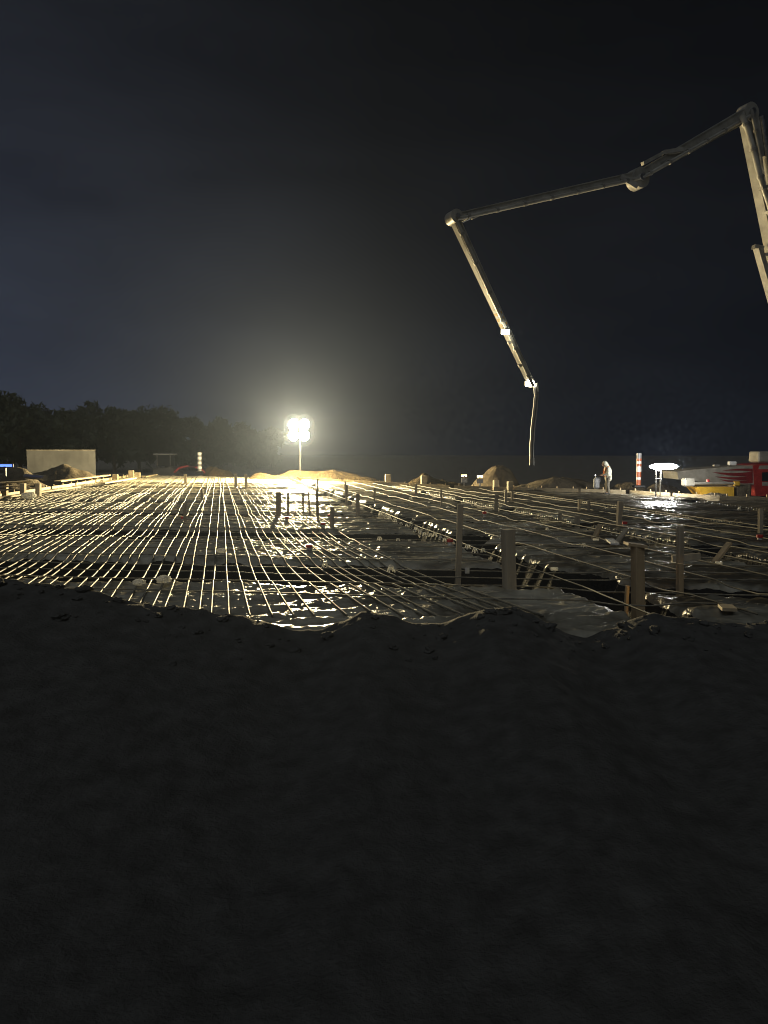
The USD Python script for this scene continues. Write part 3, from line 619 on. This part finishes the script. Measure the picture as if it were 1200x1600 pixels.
single('cross_board', beam(a, b, .05, .13), 'timber_grey', 'short cross board nailed beside the tall right post', 'board')
a, b = at(978, 849, 11.4), at(1008, 853.5, 11.4)
single('cap_board', beam(a, b, .24, .04), 'timber', 'small cap board lying on top of the brown post', 'board')
flat((952, 843), (961, 850), .2, 'small pale board lying below the leaning brace', .05, 'white_plastic')
flat((1125, 950), (1148, 951), .3, 'pale scrap of board lying on the dark bank edge at the right', .08)
for (px, py, w, h, lab) in ((1053, 881, 9, 3, 'white tag at the foot of the tall right post'), (1123, 883, 10, 5, 'white tag below the leaning brown brace'), (931, 845.5, 9, 3, 'white tag below the left leaning brace'), (730, 895, 7, 9, 'pale tag beside the tall dark post'), (866, 892, 11, 5, 'white scrap lying in the dark sheet of the right half')):
    b = gp(px, py, .05); s = b[1] / F
    c = box(b + [0, 0, .04], (w * s, .05, max(.03, h * s)), ch=.005); single('white_tag', c, 'milky_plastic', lab, 'tag')

# ------------------------------------------------------------------ form boards along the pad edges
def form(p, q, label, group, h=.28, th=.05, z=.05):
    p, q = np.array([*p, z]), np.array([*q, z])
    t = thing('form_board', label, 'form board', (p + q) / 2 - [0, 0, h / 2], group)
    part(t, 'plank', beam(p, q, th, h), 'plank')
    d, s, u = frame_of(q - p)
    for f in (.12, .5, .88):
        c = p + (q - p) * f - s * .07
        part(t, 'stake', box(c + [0, 0, -.05], (.05, .05, .6)), 'timber', label=None)
names = ['nearest', 'second', 'third', 'fourth', 'fifth', 'sixth', 'seventh', 'farthest']
def edge_run(a, b, n, what, group, off=.12, nm=names):
    a, b = np.array(a, float), np.array(b, float); d = (b - a) / np.linalg.norm(b - a); s = np.array([d[1], -d[0]]) * off
    for k in range(n):
        p, q = a + (b - a) * (k + .03) / n + s, a + (b - a) * (k + .97) / n + s
        form(p, q, '%s %s' % (nm[k], what), group)
edge_run((-18.6, 35.0), (-23.0, 71.0), 7, 'board from the left end of the form along the left pad edge', 'left edge form boards', -.15)
edge_run((4.2, 46.4), (13.2, 41.0), 4, 'board from the left of the form in front of the far right heaps', 'far edge form boards', -.15)
edge_run((13.2, 41.0), (15.8, 35.5), 2, 'board of the short form by the striped post', 'corner form boards', -.15)
edge_run((15.8, 35.5), (24.0, 31.0), 4, 'board from the left of the form below the yellow machine', 'right edge form boards', -.15)
edge_run((-10.5, 66.0), (4.0, 46.5), 6, 'board from the far end of the form below the sand ridge', 'sand ridge form boards', -.15)
# timber at the left edge
def plank3(p, q, Y0_, Y1_, w, th, label, mat='plank'):
    a, b = at(*p, Y0_), at(*q, Y1_); return single('timber_plank', beam(a, b, w, th), mat, label, 'plank', 'planks stacked by the left pad edge')
plank3((-60, 786), (122, 760.5), 32, 44, .34, .07, 'longest pale plank at the left edge nearest the cables')
plank3((-40, 757), (44, 752), 36, 38, .5, .07, 'broad pale plank on top of the dark timber stack at the left edge')
plank3((90, 752), (168, 742.5), 50, 58, .5, .08, 'pale plank lying right of the timber stack under the trailer')
plank3((160, 755), (210, 747), 48, 56, .34, .08, 'short pale plank right of the timber stack by the cables')
plank3((225, 745), (244, 741.5), 64, 70, .34, .08, 'small pale plank farthest along the left edge')
plank3((-30, 762), (50, 758), 36, 38, .4, .06, 'dark plank in the middle of the timber stack', 'timber_grey')
plank3((-30, 768), (16, 765), 35.5, 37, .4, .06, 'stub plank low in the timber stack at the left edge', 'timber_grey')
for k, (px, lab) in enumerate(((8, 'first'), (36, 'second'), (60, 'third'))):
    a, b = at(px, 755, 37.2), at(px, 775, 37.2); single('timber_block', beam(a, b, .22, .22), 'timber_grey', lab + ' upright block from the left under the timber stack', 'block', 'blocks under the timber stack')
a, b = at(40, 744, 44.5), at(71, 747, 41); single('plastic_pipe', tube([a, b], .14, 14), 'trailer_paint', 'thick pale pipe lying beside the timber stack with its end towards us', 'pipe', smooth=40)
for px, pb, pt, lab in ((205, 748, 735, 'pale block standing at the far left pad edge'), (180, 750, 741, 'low block left of the pale block'), (215, 746, 738, 'low block right of the pale block'), (662, 757, 743, 'pale block standing above the right end of the sand ridge'), (797, 764, 752, 'pale block standing below right of the brown pointed heap'), (775, 760, 750, 'small block below the brown pointed heap'), (606, 752, 741, 'pale block on the right end of the sand ridge')):
    Y = {205: 62, 180: 60, 215: 64, 662: 52, 797: 44, 775: 49, 606: 56}[px]
    a, b = at(px, pt, Y), at(px, pb, Y); w = 8 * Y / F
    single('concrete_block', box((a[0], Y, (a[2] + b[2]) / 2 - .2), (w, w, a[2] - b[2] + .4), rz=.2, ch=.02), 'plank', lab, 'block', 'pale blocks around the pad')

# ------------------------------------------------------------------ pipe stubs with red caps, white cable chairs, crumpled plastic
for px, py, lab in ((286, 812, 'red capped pipe stub among the cables at the left'), (448, 812, 'red capped pipe stub at the left edge of the lamp reflection'), (515, 808, 'red capped pipe stub right of the lamp reflection'), (505, 822, 'lower red capped pipe stub right of the lamp reflection'), (483, 859, 'red capped pipe stub at the lower right of the lamp reflection'), (703, 850, 'red capped pipe stub by the tall dark post'), (976, 821, 'red capped pipe stub right of the mid distance post'), (1187, 843, 'red capped pipe stub at the right edge of the photo'), (757, 804, 'red capped pipe stub in the middle of the right half'), (650, 772, 'far red capped pipe stub below the pale block')):
    b = gp(px, py + 3, 0)
    t = thing('pipe_stub', lab, 'pipe', b); part(t, 'pipe', cyl(b + [0, 0, -.2], b + [0, 0, .1], .055, 12), 'white_plastic'); part(t, 'cap', cyl(b + [0, 0, .1], b + [0, 0, .17], .08, 14), 'red_plastic')
def chair(b, s, rz):
    legs = [beam(np.array([sx_ * .5, sy_ * .5, 0]), np.array([sx_ * .2, sy_ * .2, 1.0]), .16, .16) for sx_ in (-1, 1) for sy_ in (-1, 1)]
    m = cat_(legs + [box((0, 0, 1.02), (.75, .5, .2)), box((0, 0, .4), (.8, .1, .1)), box((0, 0, .41), (.1, .8, .1))])
    m.vertices *= s; m.apply_transform(trimesh.transformations.rotation_matrix(rz, [0, 0, 1])); m.apply_translation(b); return m
spots = [(577 + 8 * k + R.uniform(-3, 3), 797 + 3.3 * k + R.uniform(-4, 5), 'small white plastic cable chair glinting beside the diagonal trench', 'chairs beside the diagonal trench') for k in range(20)]
for (px, py) in ((593, 846), (622, 847), (640, 848), (647, 852), (611, 894), (508, 886), (742, 864), (755, 863), (855, 828), (912, 855), (587, 771), (642, 781), (700, 794), (668, 760), (670, 787), (1155, 797), (760, 803)): spots.append((px, py, 'small white plastic cable chair glinting on the open sheet', 'chairs on the open sheet'))
for px, py, lab, g in spots:
    single('cable_chair', chair(gp(px, py, .0), R.uniform(.07, .12), R.uniform(0, 3)), 'milky_plastic', lab, 'cable chair', g)
for px, py, s, lab in ((217, 912, .085, 'left crumpled lump of white plastic at the near trench edge'), (256, 908, .1, 'right crumpled lump of white plastic at the near trench edge'), (45, 777, .25, 'white plastic scrap below the long plank at the left'), (346, 862, .08, 'white plastic scrap on a cable below the trench')):
    b = gp(px, py, .08); m = trimesh.creation.icosphere(3, 1.0); nn = ridged(*(m.vertices[:, :2] * 2.2 + px).T, 3) * .7 + .4 * meshkit.fbm(m.vertices * 3 + px, 3, 3) - .2
    m.vertices *= (.45 + 1.1 * nn)[:, None] * np.array([1.2, 1, .6]) * s; m.apply_translation(b + [0, 0, s * .3])
    single('crumpled_plastic', m, 'milky_plastic', lab, 'plastic scrap', smooth=35)
b = at(932, 755, 44.0); b[2] -= .3
t = thing('plastic_jug', 'grey plastic jug standing on the heap behind the person', 'jug', b)
part(t, 'jug_body', box(b + [0, 0, .3], (.32, .3, .62), ch=.07), 'grey_plastic'); part(t, 'cap', cyl(b + [0, 0, .61], b + [0, 0, .68], .06, 10), 'dark_paint')
part(t, 'handle', tube([b + [.1, 0, .6], b + [.2, 0, .62], b + [.21, 0, .4], b + [.15, 0, .35]], .02, 6), 'grey_plastic')

# ------------------------------------------------------------------ person standing at the far edge
pb = at(949, 772, 40.0); fz = 0.02; pb[2] = fz
def P(x, y, z): return np.array([pb[0] + x, pb[1] + y, fz + z])
t = thing('person', 'person in pale hooded jacket with orange stripes, standing stooped to the left, holding a torch', 'person', pb)
body = hullchain([P(.02, 0, .9), P(0, 0, 1.2), P(-.06, 0, 1.42), P(-.12, 0, 1.5)], [.13, .14, .13, .06])
for s in (-1, 1):
    body += hullchain([P(.02, s * .09, .9), P(-.03, s * .1, .5), P(.03, s * .1, .09), P(-.12, s * .12, .05)], [.09, .065, .045, .04])
    body += hullchain([P(-.06, s * .18, 1.38), P(-.08, s * .24, 1.1), P(-.28, s * .14, 1.02)], [.06, .047, .036])
    h0 = P(-.3, s * .13, 1.01); body += hullchain([h0, h0 + [-.06, 0, -.01]], [.036, .034])
    for k in range(4): body += hullchain([h0 + [-.06, (k - 1.5) * .019, 0], h0 + [-.11, (k - 1.5) * .02, -.012], h0 + [-.125, (k - 1.5) * .019, -.04 + .004 * abs(k - 1.5)]], [.0095, .009, .008], 8)
    body += hullchain([h0 + [-.02, -s * .03, .0], h0 + [-.06, -s * .055, .015], h0 + [-.09, -s * .05, .012]], [.012, .011, .009], 8)
hc = P(-.2, 0, 1.6)
body += m3.Manifold.sphere(.1, 20).scale([.98, .8, 1.15]).translate(list(hc)) + m3.Manifold.sphere(.075, 16).translate(list(hc + [-.03, 0, -.05]))
body += hullchain([hc + [-.09, 0, .02], hc + [-.118, 0, -.02]], [.014, .018], 8) + hullchain([P(-.12, 0, 1.46), hc], [.058, .06])
body += hullchain([hc + [-.092, -.025, -.062], hc + [-.092, .025, -.062]], [.01, .01], 8)
for s in (-1, 1): body += m3.Manifold.sphere(.025, 10).scale([.8, .5, 1.2]).translate(list(hc + [.01, s * .08, -.005])) + m3.Manifold.sphere(.014, 8).translate(list(hc + [-.085, s * .032, .015]))
part(t, 'body', blob(body, .02, 4), 'skin', smooth=True)
jk = hullchain([P(.03, 0, .84), P(.02, 0, 1.05), P(0, 0, 1.25), P(-.05, 0, 1.42)], [.185, .18, .2, .15])
for s in (-1, 1): jk += hullchain([P(-.03, s * .16, 1.38), P(-.06, s * .25, 1.1), P(-.24, s * .155, 1.03)], [.095, .075, .055])
part(t, 'jacket', blob(jk, .03, 8), 'jacket', smooth=True)
hood = hullchain([P(-.05, 0, 1.46), hc + [.03, 0, .04]], [.13, .135]) - m3.Manifold.sphere(.12, 16).translate(list(hc + [-.09, 0, -.02]))
part(t, 'hood', blob(hood, .025, 6), 'jacket', smooth=True)
tr = m3.Manifold()
for s in (-1, 1): tr += hullchain([P(.03, s * .07, .92), P(-.03, s * .1, .5), P(.03, s * .1, .1)], [.125, .092, .075])
part(t, 'trousers', blob(tr, .03, 6), 'trousers', smooth=True)
bt = m3.Manifold()
for s in (-1, 1): bt += hullchain([P(.04, s * .1, .16), P(.03, s * .1, .05), P(-.15, s * .12, .045)], [.068, .055, .05])
part(t, 'boots', blob(bt, .02, 4), 'rubber', smooth=True)
for s in (-1, 1):
    part(t, 'vest_stripe', tube([P(.0, s * .12, 1.5), P(-.14, s * .13, 1.38), P(-.2, s * .1, 1.2), P(-.17, s * .1, .95)], .035, 8), 'vest_orange', smooth=True)
tb = P(-.47, .12, 1.0)
t = thing('torch', 'small bright torch held out by the person', 'torch', tb)
part(t, 'barrel', cyl(tb + [.1, 0, 0], tb + [-.08, 0, 0], .024, 12), 'dark_paint'); part(t, 'head', cyl(tb + [-.08, 0, 0], tb + [-.16, 0, 0], .028, 14, .045), 'dark_paint')
part(t, 'lens', cyl(tb + [-.161, 0, 0], tb + [-.168, 0, 0], .042, 14), 'torch_glow')

# ------------------------------------------------------------------ damp night air
MAT['air'] = usdkit.material(stage, '/World/Looks/air', {'v': ('principled_volume', {'color': (.6, .73, 1.0), 'density': HAZE, 'anisotropy': .78})}, [], volume='v.volume')
single('haze', box((0, 60, 15.0), (1290, 1290, 35.2)), 'air', kind='stuff')
